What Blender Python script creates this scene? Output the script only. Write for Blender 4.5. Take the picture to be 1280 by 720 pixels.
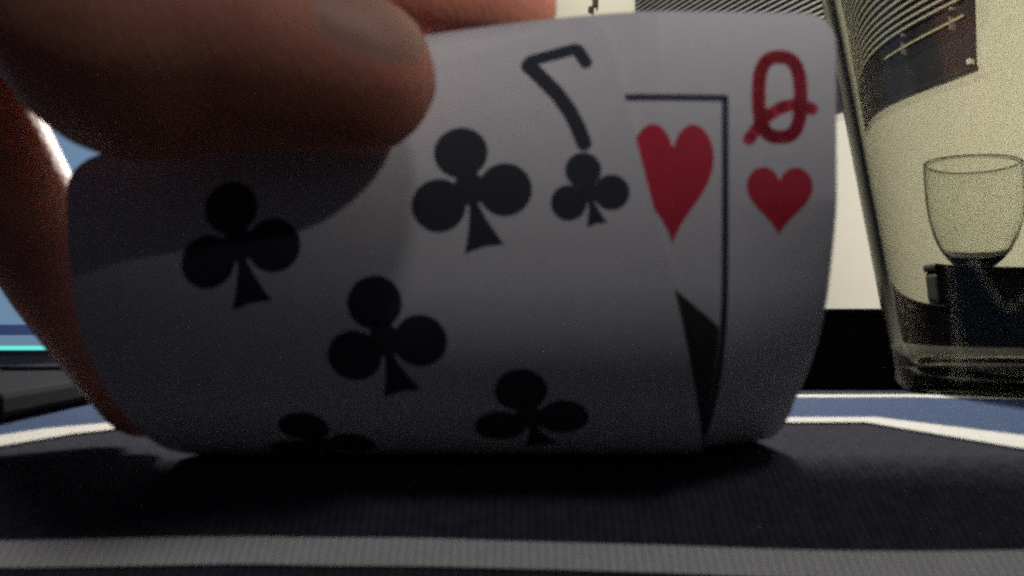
import bpy, bmesh, math, random
from math import sin, cos, pi, radians as R
from mathutils import Vector, Matrix
from mathutils.bvhtree import BVHTree

random.seed(7)
S = bpy.context.scene
for o in list(bpy.data.objects):
    bpy.data.objects.remove(o)
col = S.collection
MM = 0.001

# ------------------------------------------------------------ camera, world, lamps, exposure
cam_d = bpy.data.cameras.new('camera')
cam = bpy.data.objects.new('camera', cam_d)
col.objects.link(cam)
cam.location = (0, 0, 16.35 * MM)
cam.rotation_euler = (R(90 + 2.46), 0, 0)
cam_d.sensor_width = 36
cam_d.lens = 31.16
cam_d.clip_start = 0.002
cam_d.clip_end = 30
cam_d.dof.use_dof = True
cam_d.dof.focus_distance = 0.5
cam_d.dof.aperture_fstop = 42
S.camera = cam

W = bpy.data.worlds.new('World')
S.world = W
W.use_nodes = True
W.node_tree.nodes['Background'].inputs[0].default_value = (0.55, 0.58, 1.0, 1)
W.node_tree.nodes['Background'].inputs[1].default_value = 0.027


def lamp(name, kind, loc, target, energy, color, size=0.05, **kw):
    d = bpy.data.lights.new(name, kind)
    d.energy = energy
    d.color = color
    if kind == 'AREA':
        d.shape = 'DISK'
        d.size = size
    else:
        d.shadow_soft_size = size
    for k, v in kw.items():
        setattr(d, k, v)
    o = bpy.data.objects.new(name, d)
    col.objects.link(o)
    o.location = loc
    o.rotation_euler = (Vector(target) - Vector(loc)).to_track_quat('-Z', 'Y').to_euler()
    return o


# dim room lamp over the right shoulder of the camera (lights the card faces)
lamp('front_ceiling_lamp', 'SPOT', (0.47, -0.41, 0.44), (0.038, 0.095, 0.108), 40.0, (1.0, 0.94, 0.94),
     0.032, spot_size=R(8.7), spot_blend=1.0)
# fill spot added behind and above the camera to brighten the near white line
lamp('added_front_fill', 'SPOT', (0.42, -0.85, 1.9), (0.0, 0.07, 0.0), 100, (1.0, 0.96, 0.97), 0.32, spot_size=R(12), spot_blend=1.0)
# stronger pendant lamp beyond the table (lights the mat behind the cards and the wall)
lamp('back_pendant_lamp', 'POINT', (0.02, 0.86, 0.46), (0.1, 0.6, -0.2), 48, (1.0, 0.95, 0.86), 0.05)

# extra lamp added to brighten the far part of the wall and the slats
lamp('added_wall_fill', 'POINT', (-0.45, 2.3, 1.6), (0, 0, 0), 42, (1.0, 0.94, 0.78), 0.08)

S.view_settings.view_transform = 'Standard'
S.view_settings.look = 'None'
S.view_settings.exposure = 0.0
S.view_settings.gamma = 1.0
S.render.engine = 'CYCLES'
S.cycles.use_denoising = False
S.cycles.filter_width = 2.8
S.cycles.max_bounces = 18
S.cycles.transparent_max_bounces = 12
S.cycles.transmission_bounces = 18
S.cycles.sample_clamp_indirect = 4


# ------------------------------------------------------------ helpers
def tag(o, label=None, cat=None, group=None, kind=None):
    if label: o['label'] = label
    if cat: o['category'] = cat
    if group: o['group'] = group
    if kind: o['kind'] = kind
    return o


def empty(name, loc=(0, 0, 0)):
    o = bpy.data.objects.new(name, None)
    col.objects.link(o)
    o.location = loc
    o.empty_display_size = 0.01
    return o


def link(name, bm, mat, parent=None, smooth=False):
    """World-space bmesh -> one mesh object; a child keeps its world place."""
    me = bpy.data.meshes.new(name)
    bm.normal_update()
    bm.to_mesh(me)
    bm.free()
    if mat: me.materials.append(mat)
    if smooth:
        for p in me.polygons: p.use_smooth = True
    o = bpy.data.objects.new(name, me)
    col.objects.link(o)
    if parent is not None:
        o.parent = parent
        o.matrix_parent_inverse = Matrix.Translation(parent.location).inverted()
    return o


def material(name, base, rough=0.6, spec=0.4, noise=None, bump=None, **kw):
    m = bpy.data.materials.new(name)
    m.use_nodes = True
    nt = m.node_tree
    b = nt.nodes['Principled BSDF']
    b.inputs['Base Color'].default_value = (*base, 1)
    b.inputs['Roughness'].default_value = rough
    b.inputs['Specular IOR Level'].default_value = spec
    for k, v in kw.items():
        b.inputs[k.replace('_', ' ')].default_value = v
    tc = nt.nodes.new('ShaderNodeTexCoord')
    if noise:
        sc, amt, col2 = noise
        n = nt.nodes.new('ShaderNodeTexNoise')
        n.inputs['Scale'].default_value = sc
        n.inputs['Detail'].default_value = 5
        nt.links.new(tc.outputs['Object'], n.inputs['Vector'])
        r = nt.nodes.new('ShaderNodeValToRGB')
        r.color_ramp.elements[0].position = 0.5 - amt
        r.color_ramp.elements[1].position = 0.5 + amt
        r.color_ramp.elements[0].color = (*base, 1)
        r.color_ramp.elements[1].color = (*col2, 1)
        nt.links.new(n.outputs['Fac'], r.inputs['Fac'])
        nt.links.new(r.outputs['Color'], b.inputs['Base Color'])
    if bump:
        sc, st, dist = bump
        n = nt.nodes.new('ShaderNodeTexNoise')
        n.inputs['Scale'].default_value = sc
        n.inputs['Detail'].default_value = 4
        nt.links.new(tc.outputs['Object'], n.inputs['Vector'])
        bp = nt.nodes.new('ShaderNodeBump')
        bp.inputs['Strength'].default_value = st
        bp.inputs['Distance'].default_value = dist
        nt.links.new(n.outputs['Fac'], bp.inputs['Height'])
        nt.links.new(bp.outputs['Normal'], b.inputs['Normal'])
    return m


def box_bm(x0, x1, y0, y1, z0, z1, bev=0.0, seg=2, bm=None, M=None):
    nb = bmesh.new()
    bmesh.ops.create_cube(nb, size=1)
    for v in nb.verts:
        v.co = Vector(((x0 + x1) / 2 + v.co.x * (x1 - x0), (y0 + y1) / 2 + v.co.y * (y1 - y0),
                       (z0 + z1) / 2 + v.co.z * (z1 - z0)))
    if bev:
        bmesh.ops.bevel(nb, geom=nb.edges[:], offset=bev, segments=seg, affect='EDGES', profile=0.5)
    if M is not None:
        bmesh.ops.transform(nb, matrix=M, verts=nb.verts)
    if bm is None:
        return nb
    me = bpy.data.meshes.new('tmp')
    nb.to_mesh(me)
    nb.free()
    bm.from_mesh(me)
    bpy.data.meshes.remove(me)
    return bm


def lathe_bm(prof, cx, cy, n=96, closed=False):
    bm = bmesh.new()
    rings = []
    for (r, z) in prof:
        if r < 1e-7:
            rings.append([bm.verts.new((cx, cy, z))])
        else:
            rings.append([bm.verts.new((cx + r * cos(2 * pi * k / n), cy + r * sin(2 * pi * k / n), z)) for k in range(n)])
    pairs = list(zip(rings[:-1], rings[1:]))
    if closed: pairs.append((rings[-1], rings[0]))
    for A, B in pairs:
        for k in range(n):
            k2 = (k + 1) % n
            vs = []
            for v in (A[k % len(A)], A[k2 % len(A)], B[k2 % len(B)], B[k % len(B)]):
                if v not in vs: vs.append(v)
            if len(vs) >= 3:
                try: bm.faces.new(vs)
                except ValueError: pass
    bmesh.ops.recalc_face_normals(bm, faces=bm.faces[:])
    return bm


def tube_bm(pts, rads, n=14, bm=None, sub=6):
    """Round swept tube through pts (Catmull-Rom) with round ends."""
    if bm is None: bm = bmesh.new()
    P = [Vector(p) for p in pts]
    cp, cr = [], []
    m = len(P)
    for i in range(m - 1):
        p0, p1, p2, p3 = P[max(i - 1, 0)], P[i], P[i + 1], P[min(i + 2, m - 1)]
        for k in range(sub):
            t = k / sub
            cp.append(0.5 * ((2 * p1) + (p2 - p0) * t + (2 * p0 - 5 * p1 + 4 * p2 - p3) * t * t + (3 * p1 - p0 - 3 * p2 + p3) * t ** 3))
            f = t * t * (3 - 2 * t)
            cr.append(rads[i] * (1 - f) + rads[i + 1] * f)
    cp.append(P[-1]); cr.append(rads[-1])
    d0 = (cp[1] - cp[0]).normalized()
    d1 = (cp[-1] - cp[-2]).normalized()
    pre, prer, post, postr = [], [], [], []
    for k in range(1, 6):
        a = k / 6 * pi / 2
        post.append(cp[-1] + d1 * cr[-1] * sin(a)); postr.append(cr[-1] * cos(a))
        pre.insert(0, cp[0] - d0 * cr[0] * sin(a)); prer.insert(0, cr[0] * cos(a))
    A = pre + cp + post
    Rr = prer + cr + postr
    up = Vector((0.13, 0.2, 1)).normalized()
    rings = []
    for i, c in enumerate(A):
        d = (A[min(i + 1, len(A) - 1)] - A[max(i - 1, 0)]).normalized()
        u = d.cross(up).normalized()
        w = u.cross(d).normalized()
        up = w
        rings.append([bm.verts.new(c + (u * cos(2 * pi * k / n) + w * sin(2 * pi * k / n)) * Rr[i]) for k in range(n)])
    for a, b in zip(rings[:-1], rings[1:]):
        for k in range(n):
            bm.faces.new((a[k], a[(k + 1) % n], b[(k + 1) % n], b[k]))
    e0 = bm.verts.new(A[0] - d0 * Rr[0] * 0.3)
    e1 = bm.verts.new(A[-1] + d1 * Rr[-1] * 0.3)
    for k in range(n):
        bm.faces.new((rings[0][(k + 1) % n], rings[0][k], e0))
        bm.faces.new((rings[-1][k], rings[-1][(k + 1) % n], e1))
    bmesh.ops.recalc_face_normals(bm, faces=bm.faces[:])
    return bm


# ------------------------------------------------------------ materials
M_card = material('card_stock', (0.58, 0.575, 0.58), 0.42, 0.35, noise=(420, 0.3, (0.54, 0.535, 0.545)), bump=(2600, 0.12, 0.0001))
M_black = material('card_black_ink', (0.030, 0.035, 0.046), 0.55, 0.2)
M_red = material('card_red_ink', (0.52, 0.018, 0.045), 0.5, 0.3, noise=(900, 0.25, (0.46, 0.014, 0.040)))
M_navy = material('card_navy_ink', (0.03, 0.032, 0.07), 0.5, 0.3)
M_dress = material('card_dark_ink', (0.034, 0.035, 0.034), 0.5, 0.3)
M_wall = material('cream_wall_paint', (0.74, 0.715, 0.63), 0.8, 0.2, noise=(3.0, 0.3, (0.70, 0.68, 0.60)), bump=(160, 0.15, 0.002))
M_back = material('card_back_print', (0.02, 0.022, 0.05), 0.5, 0.25, noise=(300, 0.1, (0.05, 0.05, 0.09)))
M_matblk = material('mat_black_cloth', (0.044, 0.046, 0.060), 1.0, 0.0, noise=(700, 0.12, (0.064, 0.064, 0.080)), bump=(1500, 0.35, 0.0004), Sheen_Weight=0.0, Sheen_Roughness=0.4)
M_matblue = material('mat_blue_cloth', (0.048, 0.080, 0.165), 0.95, 0.05, noise=(700, 0.12, (0.066, 0.105, 0.21)), bump=(1500, 0.6, 0.0004))
M_matwhite = material('mat_white_print', (0.76, 0.76, 0.71), 0.9, 0.1, noise=(700, 0.2, (0.68, 0.68, 0.64)), bump=(1500, 0.4, 0.0003))
M_blackbox = material('black_plastic', (0.008, 0.008, 0.010), 0.6, 0.25, bump=(900, 0.2, 0.0003))
M_laptop = material('laptop_black', (0.008, 0.008, 0.012), 0.85, 0.06, bump=(1200, 0.15, 0.0002))
for m_, f_ in ((M_matwhite, 0.80), (M_matblk, 0.7), (M_matblue, 0.75)):
    nt_ = m_.node_tree
    b_ = nt_.nodes['Principled BSDF']
    src_ = b_.inputs['Base Color'].links[0].from_socket
    tc_ = [n for n in nt_.nodes if n.type == 'TEX_COORD'][0]
    wv_ = nt_.nodes.new('ShaderNodeTexWave')
    wv_.bands_direction = 'X'
    wv_.inputs['Scale'].default_value = 330
    wv_.inputs['Distortion'].default_value = 1.2
    wv_.inputs['Detail'].default_value = 2
    nt_.links.new(tc_.outputs['Object'], wv_.inputs['Vector'])
    mr_ = nt_.nodes.new('ShaderNodeMapRange')
    mr_.inputs['To Min'].default_value = f_
    mr_.inputs['To Max'].default_value = 1.08
    nt_.links.new(wv_.outputs['Fac'], mr_.inputs['Value'])
    mx_ = nt_.nodes.new('ShaderNodeMix')
    mx_.data_type = 'RGBA'
    mx_.blend_type = 'MULTIPLY'
    mx_.inputs['Factor'].default_value = 1.0
    nt_.links.new(src_, mx_.inputs['A'])
    nt_.links.new(mr_.outputs['Result'], mx_.inputs['B'])
    nt_.links.new(mx_.outputs['Result'], b_.inputs['Base Color'])
M_slat = material('blind_slat', (0.75, 0.73, 0.68), 0.5, 0.4)
M_pane = material('dark_window_pane', (0.026, 0.027, 0.040), 0.4, 0.3, noise=(14, 0.2, (0.040, 0.038, 0.052)))
M_table = material('dark_table', (0.010, 0.009, 0.010), 0.7, 0.2, noise=(20, 0.2, (0.016, 0.013, 0.012)))
M_clip = material('grey_clip', (0.30, 0.29, 0.28), 0.5, 0.4)
M_hook = material('dark_peg', (0.05, 0.035, 0.03), 0.5, 0.4)
M_cord = material('cream_cord', (0.7, 0.6, 0.42), 0.7, 0.2)


def skin_material():
    m = material('skin', (0.42, 0.20, 0.13), 0.55, 0.35)
    nt = m.node_tree
    b = nt.nodes['Principled BSDF']
    b.inputs['Subsurface Weight'].default_value = 0.09
    b.inputs['Subsurface Radius'].default_value = (1.0, 0.28, 0.14)
    b.inputs['Subsurface Scale'].default_value = 0.004
    tc = [n for n in nt.nodes if n.type == 'TEX_COORD'][0]
    n1 = nt.nodes.new('ShaderNodeTexNoise')
    n1.inputs['Scale'].default_value = 90
    n1.inputs['Detail'].default_value = 6
    nt.links.new(tc.outputs['Object'], n1.inputs['Vector'])
    r = nt.nodes.new('ShaderNodeValToRGB')
    r.color_ramp.elements[0].position = 0.35
    r.color_ramp.elements[1].position = 0.68
    r.color_ramp.elements[0].color = (0.58, 0.235, 0.145, 1)
    r.color_ramp.elements[1].color = (0.48, 0.165, 0.105, 1)
    nt.links.new(n1.outputs['Fac'], r.inputs['Fac'])
    nt.links.new(r.outputs['Color'], b.inputs['Base Color'])
    mp = nt.nodes.new('ShaderNodeMapping')
    mp.inputs['Scale'].default_value = (1900, 900, 700)
    nt.links.new(tc.outputs['Object'], mp.inputs['Vector'])
    v = nt.nodes.new('ShaderNodeTexVoronoi')
    v.inputs['Scale'].default_value = 1.0
    nt.links.new(mp.outputs['Vector'], v.inputs['Vector'])
    bp = nt.nodes.new('ShaderNodeBump')
    bp.inputs['Strength'].default_value = 0.22
    bp.inputs['Distance'].default_value = 0.0003
    nt.links.new(v.outputs['Distance'], bp.inputs['Height'])
    nt.links.new(bp.outputs['Normal'], b.inputs['Normal'])
    return m


M_skin = skin_material()
M_nail = material('nail', (0.47, 0.27, 0.19), 0.5, 0.35, noise=(200, 0.3, (0.42, 0.21, 0.15)))


def glass_material(name, color):
    m = bpy.data.materials.new(name)
    m.use_nodes = True
    nt = m.node_tree
    nt.nodes.remove(nt.nodes['Principled BSDF'])
    rf = nt.nodes.new('ShaderNodeBsdfRefraction')
    rf.inputs['Color'].default_value = (*color, 1)
    rf.inputs['IOR'].default_value = 1.45
    rf.inputs['Roughness'].default_value = 0.01
    gl = nt.nodes.new('ShaderNodeBsdfGlossy')
    gl.inputs['Color'].default_value = (0.9, 0.9, 0.9, 1)
    gl.inputs['Roughness'].default_value = 0.08
    fr = nt.nodes.new('ShaderNodeFresnel')
    fr.inputs['IOR'].default_value = 1.45
    mu = nt.nodes.new('ShaderNodeMath')
    mu.operation = 'MULTIPLY'
    mu.inputs[1].default_value = 0.45
    nt.links.new(fr.outputs[0], mu.inputs[0])
    mx = nt.nodes.new('ShaderNodeMixShader')
    nt.links.new(mu.outputs[0], mx.inputs[0])
    nt.links.new(rf.outputs[0], mx.inputs[1])
    nt.links.new(gl.outputs[0], mx.inputs[2])
    nt.links.new(mx.outputs[0], nt.nodes['Material Output'].inputs['Surface'])
    return m


M_glass = glass_material('tumbler_glass', (0.85, 0.85, 0.80))
M_glass2 = glass_material('clear_glass', (0.955, 0.96, 0.945))
def screen_material():
    m = bpy.data.materials.new('lit_screen')
    m.use_nodes = True
    nt = m.node_tree
    b = nt.nodes['Principled BSDF']
    b.inputs['Base Color'].default_value = (0.01, 0.01, 0.012, 1)
    b.inputs['Roughness'].default_value = 0.3
    tc = nt.nodes.new('ShaderNodeTexCoord')
    sx = nt.nodes.new('ShaderNodeSeparateXYZ')
    nt.links.new(tc.outputs['Generated'], sx.inputs[0])
    r = nt.nodes.new('ShaderNodeValToRGB')
    r.color_ramp.interpolation = 'CONSTANT'
    e = r.color_ramp.elements
    e[0].position = 0.0; e[0].color = (0.16, 0.85, 0.78, 1)
    e[1].position = 0.0075; e[1].color = (0.13, 0.22, 0.32, 1)
    for p, c in ((0.025, (0.025, 0.045, 0.12)), (0.043, (0.14, 0.235, 0.36)), (0.62, (0.50, 0.66, 0.80))):
        x = e.new(p); x.color = (*c, 1)
    nt.links.new(sx.outputs['Z'], r.inputs['Fac'])
    nt.links.new(r.outputs['Color'], b.inputs['Emission Color'])
    b.inputs['Emission Strength'].default_value = 1.0
    return m


M_screen = screen_material()

# ------------------------------------------------------------ the setting: table, wall
tag(link('table_top', box_bm(-0.9, 0.7, -0.5, 1.2, -0.056, -0.0262, 0.002), M_table), kind='structure')

WP = Vector((0.78, 1.5, 0))
WD = Vector((-0.37, 0.93, 0)).normalized()
WN = Vector((-WD.y, WD.x, 0))      # towards the room (left)
if WN.x > 0: WN = -WN


def wall_m(u, z, n=0.0):
    p = WP + WD * u + WN * n
    return Vector((p.x, p.y, z))


WM = Matrix(((WD.x, WN.x, 0, WP.x), (WD.y, WN.y, 0, WP.y), (0, 0, 1, 0), (0, 0, 0, 1)))   # (u, n, z) -> world
tag(link('wall', box_bm(-1.6, 3.2, -0.12, 0.0, -0.75, 1.9, M=WM), M_wall), kind='structure')
tag(link('floor', box_bm(-2.5, 2.6, -1.5, 5.2, -0.80, -0.752), M_table), kind='structure')

# ------------------------------------------------------------ poker mat
CRY = 112 * MM


def mat_height(x, y):
    """gentle swell: level where the cards lie, falling away towards the camera"""
    crest = CRY + 0.0018 * sin(x * 26 + 0.4)
    soft = 0.004 + 0.007 * max(0, min(1, (x + 0.02) / 0.09))      # sharper fold on the left
    d = crest - y
    if d <= 0: return 0.0
    m = 0.72
    q = m * d * d / (2 * soft) if d < soft else m * (d - soft / 2)
    F, w = 0.022, 0.006                                            # flattens again lower down
    if q > F - w:
        q = F - w * math.exp(-(q - (F - w)) / w)
    return -q


XS = [-0.30 + 0.60 * i / 120 for i in range(121)]
YS = [-0.10 + 0.004 * i for i in range(40)] + [0.06 + 0.0005 * i for i in range(140)] + [0.13 + 0.0015 * i for i in range(13)] + [0.15 + 0.006 * i for i in range(13)]+[0.225]
bm = bmesh.new()
G = [[bm.verts.new((x, y, mat_height(x, y))) for x in XS] for y in YS]
for j in range(len(YS) - 1):
    for i in range(len(XS) - 1):
        bm.faces.new((G[j][i], G[j][i + 1], G[j + 1][i + 1], G[j + 1][i]))
bed = [[bm.verts.new((x, y, -0.0260)) for x in (XS[0], XS[-1])] for y in (YS[0], YS[-1])]
rim = [G[0][i] for i in range(len(XS))]
bm.faces.new(rim[::-1] + [bed[0][0], bed[0][1]])
rim = [G[-1][i] for i in range(len(XS))]
bm.faces.new(rim + [bed[1][1], bed[1][0]])
rim = [G[j][0] for j in range(len(YS))]
bm.faces.new(rim + [bed[1][0], bed[0][0]])
rim = [G[j][-1] for j in range(len(YS))]
bm.faces.new(rim[::-1] + [bed[0][1], bed[1][1]])
bm.faces.new((bed[0][0], bed[0][1], bed[1][1], bed[1][0]))
mat_root = empty('poker_mat', (0, 0.1, -0.0260))
tag(mat_root, 'black poker mat with white lines and a blue band printed on its cloth', 'mat')
link('cloth', bm, M_matblk, mat_root, True)


def band(name, A, B, mat, lift):
    """printed strip between two polylines of (x, y), lying on the cloth"""
    bm = bmesh.new()

    def dense(pts, n):
        out = []
        tot = len(pts) - 1
        for k in range(n + 1):
            f = k / n * tot
            i = min(int(f), tot - 1)
            t = f - i
            out.append((pts[i][0] * (1 - t) + pts[i + 1][0] * t, pts[i][1] * (1 - t) + pts[i + 1][1] * t))
        return out
    n = 60 * (len(A) - 1) if len(A) < 20 else len(A) - 1
    a, b = dense(A, n), dense(B, n)
    m = 8
    g = []
    for p, q in zip(a, b):
        row = []
        for k in range(m + 1):
            t = k / m
            x, y = p[0] * (1 - t) + q[0] * t, p[1] * (1 - t) + q[1] * t
            row.append(bm.verts.new((x, y, mat_height(x, y) + lift)))
        g.append(row)
    for r0, r1 in zip(g[:-1], g[1:]):
        for k in range(m):
            bm.faces.new((r0[k], r0[k + 1], r1[k + 1], r1[k]))
    bmesh.ops.recalc_face_normals(bm, faces=bm.faces[:])
    return link(name, bm, mat, mat_root, True)


#PRINT
# inner white line: behind the cards, turning towards the camera at both sides
LI = [(-0.0900, 0.0700), (-0.0710, 0.1080), (-0.0655, 0.1330), (-0.0560, 0.1480), (0.0300, 0.1480), (0.0590, 0.1490), (0.0655, 0.1230), (0.0790, 0.0700)]
LO = [(-0.0990, 0.0740), (-0.0800, 0.1110), (-0.0730, 0.1400), (-0.0600, 0.1560), (0.0300, 0.1560), (0.0640, 0.1570), (0.0770, 0.1260), (0.0910, 0.0740)]
BO = [(-0.1600, 0.0900), (-0.1350, 0.1400), (-0.1150, 0.1750), (-0.0720, 0.1980), (0.0300, 0.1990), (0.0900, 0.2010), (0.1600, 0.1800), (0.1900, 0.1200)]
WO = [(-0.1680, 0.0930), (-0.1420, 0.1440), (-0.1200, 0.1810), (-0.0740, 0.2060), (0.0300, 0.2070), (0.0930, 0.2090), (0.1670, 0.1870), (0.1980, 0.1240)]
band('white_line', LI, LO, M_matwhite, 0.00035)
band('blue_band', LO, BO, M_matblue, 0.00025)
band('white_line', BO, WO, M_matwhite, 0.00035)
# near white line with a slightly wavering edge
A = [(-0.0781, 0.0977), (-0.0564, 0.098), (-0.0425, 0.0986), (-0.0285, 0.0992), (-0.0125, 0.0994), (0.0, 0.0991), (0.0168, 0.0986), (0.0317, 0.0979), (0.0438, 0.0975), (0.0559, 0.0972), (0.0745, 0.0964)]
B = [(-0.0756, 0.0947), (-0.0546, 0.0951), (-0.0412, 0.0956), (-0.0276, 0.0962), (-0.0121, 0.0963), (0.0, 0.0961), (0.0163, 0.0956), (0.0307, 0.0949), (0.0425, 0.0946), (0.0542, 0.0943), (0.0722, 0.0935)]


def smooth(P):
    out = []
    for i in range(len(P) - 1):
        p0, p1, p2, p3 = (Vector(P[max(0, min(len(P) - 1, i + k))]) for k in (-1, 0, 1, 2))
        for k in range(6):
            t = k / 6
            out.append(tuple(0.5 * ((2 * p1) + (p2 - p0) * t + (2 * p0 - 5 * p1 + 4 * p2 - p3) * t * t + (3 * p1 - p0 - 3 * p2 + p3) * t ** 3)))
    return out + [P[-1]]


band('white_line', smooth(A), smooth(B), M_matwhite, 0.0004)

# ------------------------------------------------------------ playing cards, bent up off the mat
PH0, L0, RB, D0 = -0.014, 23.337, 20.641, 95.086      # upright part, bend radius, distance (mm)


def sheet(s, t, n):
    """sheet coordinates (across, down along the bend, out of the face) in mm -> world"""
    A_ = pi / 2 - PH0
    arc = RB * A_
    zc = RB * (1 - sin(PH0))
    yc = D0 + L0 * sin(PH0)
    if t < L0:
        ph = PH0; y = D0 + t * sin(PH0); z = zc + (L0 - t) * cos(PH0)
    elif t < L0 + arc:
        ph = PH0 + (t - L0) / RB
        y = yc + RB * (cos(PH0) - cos(ph)); z = RB * (1 - sin(ph))
    else:
        ph = pi / 2; y = yc + RB * cos(PH0) + (t - L0 - arc); z = 0.0
    ny, nz = -cos(ph), -sin(ph)
    if t < 16:                                   # top left pressed back by the thumb
        w = max(0.0, min(1.35, (16 - s) / 24)) ** 1.4 * (min(22.0, 16 - t) / 16) ** 2
        y += 2.2 * w
        z -= 0.7 * w
    if s > 20 and t > 14:                        # the free right side rolls away more loosely
        y += 7.0 * min(1.3, (s - 20) / 15) ** 1.5 * min(1.25, (t - 14) / 20) ** 1.3
    if t < 30 and s < -24:                       # far corner pushed back under the thumb
        w = ((-24 - s) / 27) ** 1.5 * ((30 - t) / 20) ** 1.3
        y += 5.5 * w
        z -= 0.6 * w
    return Vector((s, y + n * ny, z + n * nz)) * MM


class Card:
    def __init__(self, s0, t0, th, base_n, root):
        self.s0, self.t0, self.th, self.n, self.root = s0, t0, th, base_n, root

    def st(self, a, b):
        return (self.s0 + a * cos(self.th) + b * sin(self.th), self.t0 - a * sin(self.th) + b * cos(self.th))

    def shape(self, name, polys, mat, n, thick=0.0):
        bm = bmesh.new()
        for poly in polys:
            vs = [bm.verts.new((*self.st(a, b), 0)) for a, b in poly]
            bm.faces.new(vs)
        bmesh.ops.triangulate(bm, faces=bm.faces[:])
        t0 = min(v.co.y for v in bm.verts); t1 = max(v.co.y for v in bm.verts)
        k = math.floor(t0 / 0.8) * 0.8
        while k < t1:
            if k > t0:
                bmesh.ops.bisect_plane(bm, geom=bm.verts[:] + bm.edges[:] + bm.faces[:], plane_co=(0, k, 0), plane_no=(0, 1, 0), dist=1e-5)
            k += 0.8
        s0_ = min(v.co.x for v in bm.verts); s1_ = max(v.co.x for v in bm.verts)
        k = math.floor(s0_ / 2) * 2
        while k < s1_:
            if k > s0_:
                bmesh.ops.bisect_plane(bm, geom=bm.verts[:] + bm.edges[:] + bm.faces[:], plane_co=(k, 0, 0), plane_no=(1, 0, 0), dist=1e-5)
            k += 2
        if thick:
            ex = bmesh.ops.extrude_face_region(bm, geom=bm.faces[:])
            for g in ex['geom']:
                if isinstance(g, bmesh.types.BMVert): g.co.z = -thick
        for v in bm.verts:
            v.co = sheet(v.co.x, v.co.y, self.n + n + v.co.z)
        bmesh.ops.recalc_face_normals(bm, faces=bm.faces[:]) if thick else None
        if not thick:
            for f in bm.faces:
                f.normal_update()
                if f.normal.y > 0: f.normal_flip()
        o = link(name, bm, mat, self.root)
        if thick:
            o.data.materials.append(M_back)
            for p in o.data.polygons:
                if p.normal.y > 0.2 or (p.normal.z > 0.5 and p.center.y > 0.1): p.material_index = 1
        return o


def rrect(hw, b0, b1, r, n=8):
    out = []
    for cx, cy, a0 in ((hw - r, b0 + r, -90), (hw - r, b1 - r, 0), (-hw + r, b1 - r, 90), (-hw + r, b0 + r, 180)):
        for k in range(n + 1):
            a = R(a0 + 90 * k / n)
            out.append((cx + r * cos(a), cy + r * sin(a)))
    return out


def disc(cx, cy, r, n=28, ry=None):
    return [(cx + r * cos(2 * pi * k / n), cy + (ry or r) * sin(2 * pi * k / n)) for k in range(n)]


def club(ca, cb, s=1.0, flip=1, small=False):
    """polygons of a club pip; b grows downwards, flip=-1 turns it over"""
    r, lt, lx, ly = 2.93, 4.05, 3.66, 1.15
    if small: r, lt, lx, ly = 2.95, 3.75, 3.6, 0.95
    ps = [disc(0, -lt, r), disc(-lx, ly, r), disc(lx, ly, r),
          [(0, -lt), (-lx * 0.6, ly - 0.2), (-0.5, ly + 0.8), (0.5, ly + 0.8), (lx * 0.6, ly - 0.2)]]
    L, R_ = [], []
    w, h = (2.2, 6.9) if not small else (1.75, 5.6)
    for k in range(9):
        t = k / 8
        x = 0.28 + (w - 0.28) * t ** 1.7
        y = ly - 1.0 + (h - ly + 1.0) * t
        R_.append((x, y)); L.append((-x, y))
    ps.append(R_ + [(0, h - 0.25)] + L[::-1])
    return [[(ca + x * s * flip, cb + y * s * flip) for x, y in p][::1] for p in ps]


def heart(ca, cb, w, h, n=44, flip=1):
    pts = []
    for k in range(n):
        t = 2 * pi * k / n
        x = 16 * sin(t) ** 3
        y = -(13 * cos(t) - 5 * cos(2 * t) - 2 * cos(3 * t) - cos(4 * t))
        pts.append((ca + flip * x / 16 * w / 2, cb + flip * ((y + 2.5) / 29 * h)))
    return [pts]


def stroke(pts, w, closed=False):
    """constant-width pen stroke with round ends as convex polygons"""
    ps = []
    P = [Vector(p) for p in pts]
    if closed: P = P + [P[0]]
    for a, b in zip(P[:-1], P[1:]):
        d = (b - a).normalized()
        nn = Vector((-d.y, d.x)) * w / 2
        ps.append([tuple(a - nn), tuple(b - nn), tuple(b + nn), tuple(a + nn)])
    for p in (P if not closed else P[:-1]):
        ps.append(disc(p.x, p.y, w / 2, 12))
    return ps


# ---- seven of clubs, in front
seven_root = empty('playing_card', tuple(sheet(-20.9, 60, 0)))
tag(seven_root, 'tilted seven of clubs playing card in front, held under the thumb', 'playing card')
c7 = Card(-20.897, 0.0, 0.239, 0.0, seven_root)
c7.shape('card_body', [rrect(31.5, 0.8, 88, 3.4)], M_card, 0.0, 0.28)
CA, B1 = 12.787, 16.44
for ca, cb, fl in ((-CA, B1, 1), (CA, B1, 1), (0, (B1 + 44) / 2, 1), (-CA, 44, 1), (CA, 44, 1), (-CA, 88 - B1, -1), (CA, 88 - B1, -1)):
    c7.shape('club_pip', club(ca, cb, 1.0, fl), M_black, 0.03)


def flipped(polys):
    return [[(-x, 88 - y) for x, y in p] for p in polys]


#INDEX7
seven = stroke([(28.4, 5.9), (27.9, 4.25), (27.5, 4.0), (22.7, 3.85), (22.3, 4.2)], 1.35)
seven += stroke([(22.3, 4.3), (23.2, 6.0), (24.5, 8.5), (25.3, 10.7), (25.75, 12.8), (25.95, 14.7)], 1.65)
c7.shape('index_numeral', seven, M_black, 0.03)
c7.shape('index_numeral', flipped(seven), M_black, 0.03)
ic = club(25.15, 20.0, 0.66, 1, True)
c7.shape('index_club', ic, M_black, 0.03)
c7.shape('index_club', flipped(ic), M_black, 0.03)

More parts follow.
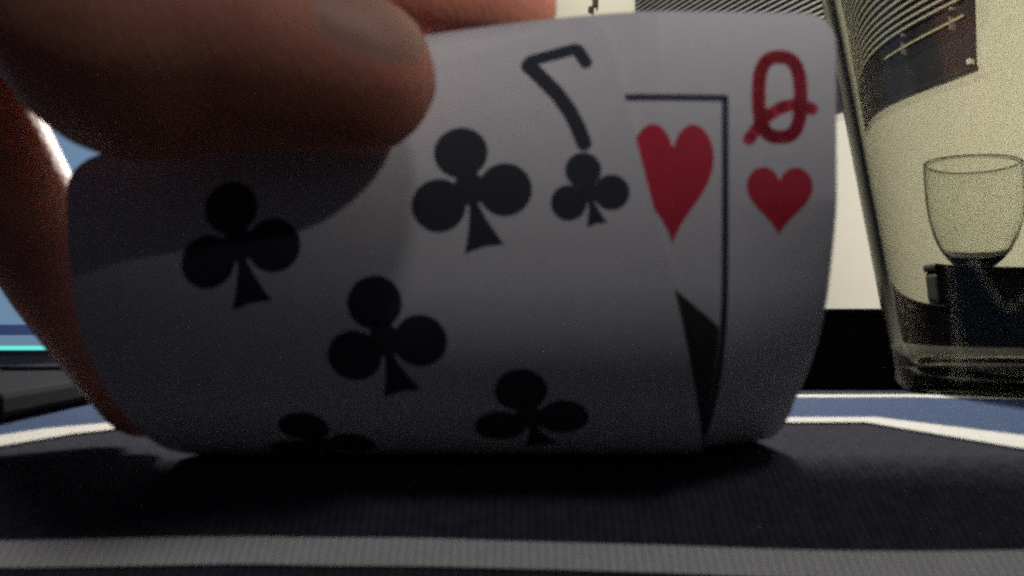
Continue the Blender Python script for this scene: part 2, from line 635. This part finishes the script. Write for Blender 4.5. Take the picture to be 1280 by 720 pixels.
# ---- queen of hearts, behind
queen_root = empty('playing_card', tuple(sheet(3.5, 60, -1)))
tag(queen_root, 'upright queen of hearts playing card behind the seven of clubs', 'playing card')
cq = Card(4.0, -6.8, -0.012, -0.75, queen_root)
cq.shape('card_body', [rrect(31.5, 0, 88, 3.4)], M_card, 0.0, 0.28)
#INDEXQ
def sgn(v): return 1 if v >= 0 else -1


qp = []
for k in range(32):
    a_ = 2 * pi * k / 32
    qp.append((25.35 + 2.3 * sgn(cos(a_)) * abs(cos(a_)) ** 0.72, 9.4 + 4.45 * sgn(sin(a_)) * abs(sin(a_)) ** 0.72))
queen = stroke(qp, 1.5, True)
queen += stroke([(22.0, 14.1), (23.0, 12.7), (24.0, 11.5), (25.6, 10.5), (27.2, 10.2), (28.9, 10.7)], 1.35)
cq.shape('index_letter', queen, M_red, 0.03)
cq.shape('index_letter', flipped(queen), M_red, 0.03)
ih = heart(25.3, 19.6, 7.2, 7.6)
cq.shape('index_heart', ih, M_red, 0.03)
cq.shape('index_heart', flipped(ih), M_red, 0.03)
bh = heart(13.7, 16.9, 8.9, 13.4)
cq.shape('heart_pip', bh, M_red, 0.03)
cq.shape('heart_pip', flipped(bh), M_red, 0.03)
FX, FT = 19.4, 9.6
fr = stroke([(-FX, FT), (FX, FT), (FX, 88 - FT), (-FX, 88 - FT)], 0.72, True)
cq.shape('picture_frame', fr, M_navy, 0.03)
cq.shape('picture_figure', [[(12.0, 29.0), (13.5, 30.2), (18.9, 34.8), (19.0, 53.0), (-19.0, 53.0), (-19.0, 44.0), (0.0, 40.0)]], M_dress, 0.025)

# ------------------------------------------------------------ the hand
hand_bm = bmesh.new()


def finger(pts, rads):
    tube_bm([tuple(c * MM for c in p) for p in pts], [r * MM for r in rads], 20, hand_bm)


# thumb across the face of the card
TH = [(-118, 108, 80), (-92, 99, 80), (-62, 91, 77), (-48, 86.8, 62.0), (-41.4, 85.2, 51.0), (-37, 84.6, 43.4), (-27, 85.8, 43.2), (-15.6, 87.3, 41.2)]
finger(TH, [17, 13.5, 11.5, 11.0, 11.0, 11.1, 9.7, 8.1])
# index finger behind the top edge
finger([(-112, 124, 84), (-78, 119, 77), (-44, 113, 67.5), (-18, 109.5, 60.5), (-1.0, 108.5, 56.2)], [11.5, 10, 8.6, 7.9, 6.7])
# middle finger behind the card
finger([(-114, 130, 76), (-84, 124, 62), (-57, 114, 54.5), (-34, 108.2, 49), (-20, 106.8, 42)], [11.5, 9.8, 7.8, 7.4, 6.5])
# ring finger, tucked deeper
finger([(-116, 136, 66), (-92, 137, 54), (-77, 133, 37), (-66, 129, 23), (-54, 126, 10)], [11, 9.2, 7.6, 7.2, 6.2])
# little finger resting on the mat at the left edge of the cards
finger([(-112, 130, 74), (-84, 118, 67), (-68.3, 112.0, 43.5), (-57.2, 112, 23.3), (-47.5, 115.8, 8.1)], [10, 9, 7.1, 6.8, 6.4])
# palm and forearm
finger([(-104, 124, 70), (-124, 122, 72), (-150, 128, 76), (-185, 140, 84), (-300, 190, 110)], [15, 22, 25, 23, 33])
finger([(-110, 118, 66), (-126, 116, 62), (-146, 124, 66)], [14, 20, 22])
finger([(-112, 128, 80), (-130, 130, 86), (-150, 134, 84)], [12, 18, 20])
me = bpy.data.meshes.new('hand_tmp')
hand_bm.to_mesh(me)
hand_bm.free()
tmp = bpy.data.objects.new('hand_tmp', me)
col.objects.link(tmp)
md = tmp.modifiers.new('r', 'REMESH')
md.mode = 'VOXEL'
md.voxel_size = 0.0011
ms = tmp.modifiers.new('s', 'SMOOTH')
ms.factor = 0.5
ms.iterations = 9
dg = bpy.context.evaluated_depsgraph_get()
hm = bpy.data.meshes.new_from_object(tmp.evaluated_get(dg))
bpy.data.objects.remove(tmp)
hm.materials.clear()
hm.materials.append(M_skin)
for p in hm.polygons: p.use_smooth = True
hm.name = 'hand'
hand = bpy.data.objects.new('hand', hm)
col.objects.link(hand)
tag(hand, 'hand pinching both cards with its thumb in front and fingers behind', 'hand')

bmh = bmesh.new()
bmh.from_mesh(hm)
bvh = BVHTree.FromBMesh(bmh)
# thumb nail, laid on the upper front of the tip
ax = (Vector(TH[7]) - Vector(TH[6])).normalized()
side = Vector((0.1, -0.62, 0.78))
side = (side - ax * side.dot(ax)).normalized()
tan = ax.cross(side).normalized()
c0 = (Vector(TH[7]) + ax * 1.2) * MM
nb = bmesh.new()
N1, N2 = 18, 18
grid = {}
for i in range(N1 + 1):
    for j in range(N2 + 1):
        u = -1 + 2 * i / N1
        v = -1 + 2 * j / N2
        # square -> rounded square
        uu = u * math.sqrt(1 - 0.32 * v * v)
        vv = v * math.sqrt(1 - 0.32 * u * u)
        a = vv * R(52)
        d = (side * cos(a) + tan * sin(a)).normalized()
        src = c0 + ax * uu * 5.6 * MM
        hit = bvh.ray_cast(src + d * 0.03, -d)
        if hit[0] is not None:
            edge = max(abs(u), abs(v))
            grid[i, j] = nb.verts.new(hit[0] + d * (0.00018 if edge < 0.8 else 0.00002))
for i in range(N1):
    for j in range(N2):
        q = [grid.get(k) for k in ((i, j), (i + 1, j), (i + 1, j + 1), (i, j + 1))]
        if all(q): nb.faces.new(q)
bmesh.ops.recalc_face_normals(nb, faces=nb.faces[:])
link('thumb_nail', nb, M_nail, hand, True)
bmh.free()

# ------------------------------------------------------------ tall empty glass
GX, GY = 0.1305, 0.222


def gr(z): return 0.0318 + 0.0158 * max(0.0, z) / 0.098


prof = [(0.0, 0.0030), (0.020, 0.0022), (0.0285, 0.0006), (0.0305, 0.0004), (gr(0.002), 0.0022)]
for z in (0.006, 0.012, 0.02, 0.03, 0.045, 0.06, 0.075, 0.09, 0.105, 0.12, 0.1335): prof.append((gr(z), z))
prof += [(gr(0.135) - 0.0008, 0.1349), (gr(0.1345) - 0.0026, 0.1345)]
for z in (0.12, 0.09, 0.06, 0.04, 0.025, 0.0135, 0.0075): prof.append((gr(z) - 0.0032, z))
prof += [(gr(0.005) - 0.0045, 0.0052), (0.016, 0.0042), (0.0, 0.0040)]
glass_root = empty('drinking_glass', (GX, GY, 0.0004))
tag(glass_root, 'tall flared empty drinking glass standing beside the cards', 'glass')
link('glass_body', lathe_bm(prof, GX, GY, 128), M_glass, glass_root, True)

# ------------------------------------------------------------ small rounded glass standing on the boxes
VX, VY, VZ = 0.2645, 0.524, 0.0502
pv = [(0.0, 0.0004), (0.009, 0.0002), (0.0125, 0.0004), (0.0150, 0.0012)]
bowl = [(0.0195, 0.0042), (0.0255, 0.0100), (0.0305, 0.0180), (0.0338, 0.0280), (0.0350, 0.0390), (0.0350, 0.0500), (0.0346, 0.0580), (0.0345, 0.0600)]
pv += bowl + [(0.0344, 0.0608), (0.0337, 0.0612), (0.0331, 0.0606)]
pv += [(r - 0.0015, z + (0.0012 if z < 0.02 else 0)) for r, z in bowl[::-1][1:]] + [(0.012, 0.0036), (0.0, 0.0030)]
stem_root = empty('rounded_glass', (VX, VY, VZ))
tag(stem_root, 'small rounded stemless glass seen through the tall drinking glass', 'glass')
link('glass_body', lathe_bm([(r, z + VZ) for r, z in pv], VX, VY, 96), M_glass2, stem_root, True)

# ------------------------------------------------------------ black box behind the glass
bx = empty('black_box', (0.30, 0.55, -0.0262))
tag(bx, 'low matt black box on the table behind the tall glass', 'box')
link('case', box_bm(0.10, 0.62, 0.50, 0.66, -0.0260, 0.0215, 0.002), M_blackbox, bx)
link('lid', box_bm(0.099, 0.621, 0.499, 0.661, 0.0219, 0.0262, 0.0012), M_blackbox, bx)

bx2 = empty('black_box', (0.39, 0.5235, 0.0262))
tag(bx2, 'smaller black box stacked on the low black box behind the glasses', 'box')
link('case', box_bm(0.2235, 0.56, 0.506, 0.541, 0.0266, 0.0455, 0.003), M_blackbox, bx2)
link('lid', box_bm(0.2225, 0.561, 0.505, 0.542, 0.0458, 0.0500, 0.0014), M_blackbox, bx2)

# ------------------------------------------------------------ laptop on the left
lap = empty('laptop', (-0.24, 0.23, 0.0))
tag(lap, 'dark laptop with a lit blue screen at the left behind the hand', 'laptop')
LM = Matrix.Translation((-0.098, 0.312, 0)) @ Matrix.Rotation(R(5.4), 4, 'Z')
link('keyboard_deck', box_bm(-0.30, 0.0, -0.170, 0.0, 0.0012, 0.0058, 0.0012, M=LM), M_laptop, lap)
LS = LM @ Matrix.Translation((0, 0.004, 0.0058)) @ Matrix.Rotation(R(-6), 4, 'X')
link('lid', box_bm(-0.30, 0.0, 0.0, 0.005, -0.003, 0.20, 0.0012, M=LS), M_laptop, lap)
scr = link('screen', box_bm(-0.294, -0.006, -0.0008, -0.0002, 0.0022, 0.192, M=LS), M_screen, lap)
link('hinge', tube_bm([LM @ Vector((-0.27, 0.001, 0.0062)), LM @ Vector((-0.15, 0.001, 0.0062)), LM @ Vector((-0.03, 0.001, 0.0062))], [0.0014] * 3, 10), M_laptop, lap, True)
for fx in (-0.27, -0.03):
    link('rubber_foot', box_bm(fx - 0.008, fx + 0.008, -0.03, -0.014, -0.0265, 0.0015, 0.002, M=LM), M_blackbox, lap)
for k in range(5):
    b = None
    for i in range(14):
        x0 = -0.285 + i * 0.0194
        b = box_bm(x0, x0 + 0.0165, -0.033 - k * 0.0165, -0.0185 - k * 0.0165, 0.0059, 0.0068, 0.0004, 1, b, LM)
    tag(link('key_row', b, M_laptop, lap))

# ------------------------------------------------------------ window with a blind on the wall
win = empty('window', tuple(wall_m(0.55, 0.45, 0.02)))
tag(win, 'dark window in the cream wall behind the glass', 'window')
link('pane', box_bm(0.004, 1.126, 0.001, 0.006, 0.456, 1.24, M=WM), M_pane, win)
fb = box_bm(0.0, 1.13, 0.001, 0.012, 0.448, 0.4555, 0.001, M=WM)
link('sill', fb, M_pane, win)
link('cord', tube_bm([wall_m(0.02, 0.535, 0.02), wall_m(0.16, 0.5335, 0.02), wall_m(0.35, 0.534, 0.02)], [0.0017] * 3, 8), M_cord, win, True)
for u in (0.055, 0.235):
    link('clip', box_bm(u - 0.002, u + 0.002, 0.0065, 0.024, 0.522, 0.542, 0.001, M=WM), M_clip, win)
    link('clip', box_bm(u - 0.005, u + 0.005, 0.0065, 0.02, 0.553, 0.558, 0.001, M=WM), M_clip, win)
link('latch', box_bm(0.006, 0.016, 0.0065, 0.02, 0.458, 0.466, 0.001, M=WM), M_slat, win)
blind = empty('window_blind', tuple(wall_m(0.55, 0.61, 0.03)))
tag(blind, 'blind of thin pale slats over the upper part of the dark window', 'blind')
sl0 = None
for k in range(48):
    z = 0.560 + k * 0.0125
    if sl0 is None:
        T = Matrix.Translation((0, 0.03, z)) @ Matrix.Rotation(R(-38), 4, 'X')
        b = box_bm(0.02, 1.10, -0.0045, 0.0045, -0.0006, 0.0006, M=WM @ T)
        sl0 = link('slat', b, M_slat, blind)
    else:
        c = sl0.copy()
        col.objects.link(c)
        c.parent = blind
        c.matrix_parent_inverse = sl0.matrix_parent_inverse.copy()
        c.location = (0, 0, z - 0.560)

# two small dark pegs on the wall above the cards
pz = []
for u, z, h in ((1.405, 1.030, 0.022), (1.375, 1.045, 0.036)):
    b = box_bm(u - 0.008, u + 0.008, 0.0, 0.016, z - h / 2, z + h / 2, 0.004, M=WM)
    o = link('wall_peg', b, M_hook, None, True)
    pz.append(o)
tag(pz[0], 'shorter dark peg on the cream wall just above the cards', 'peg', 'pegs on the wall')
tag(pz[1], 'longer dark peg on the cream wall just above the cards', 'peg', 'pegs on the wall')
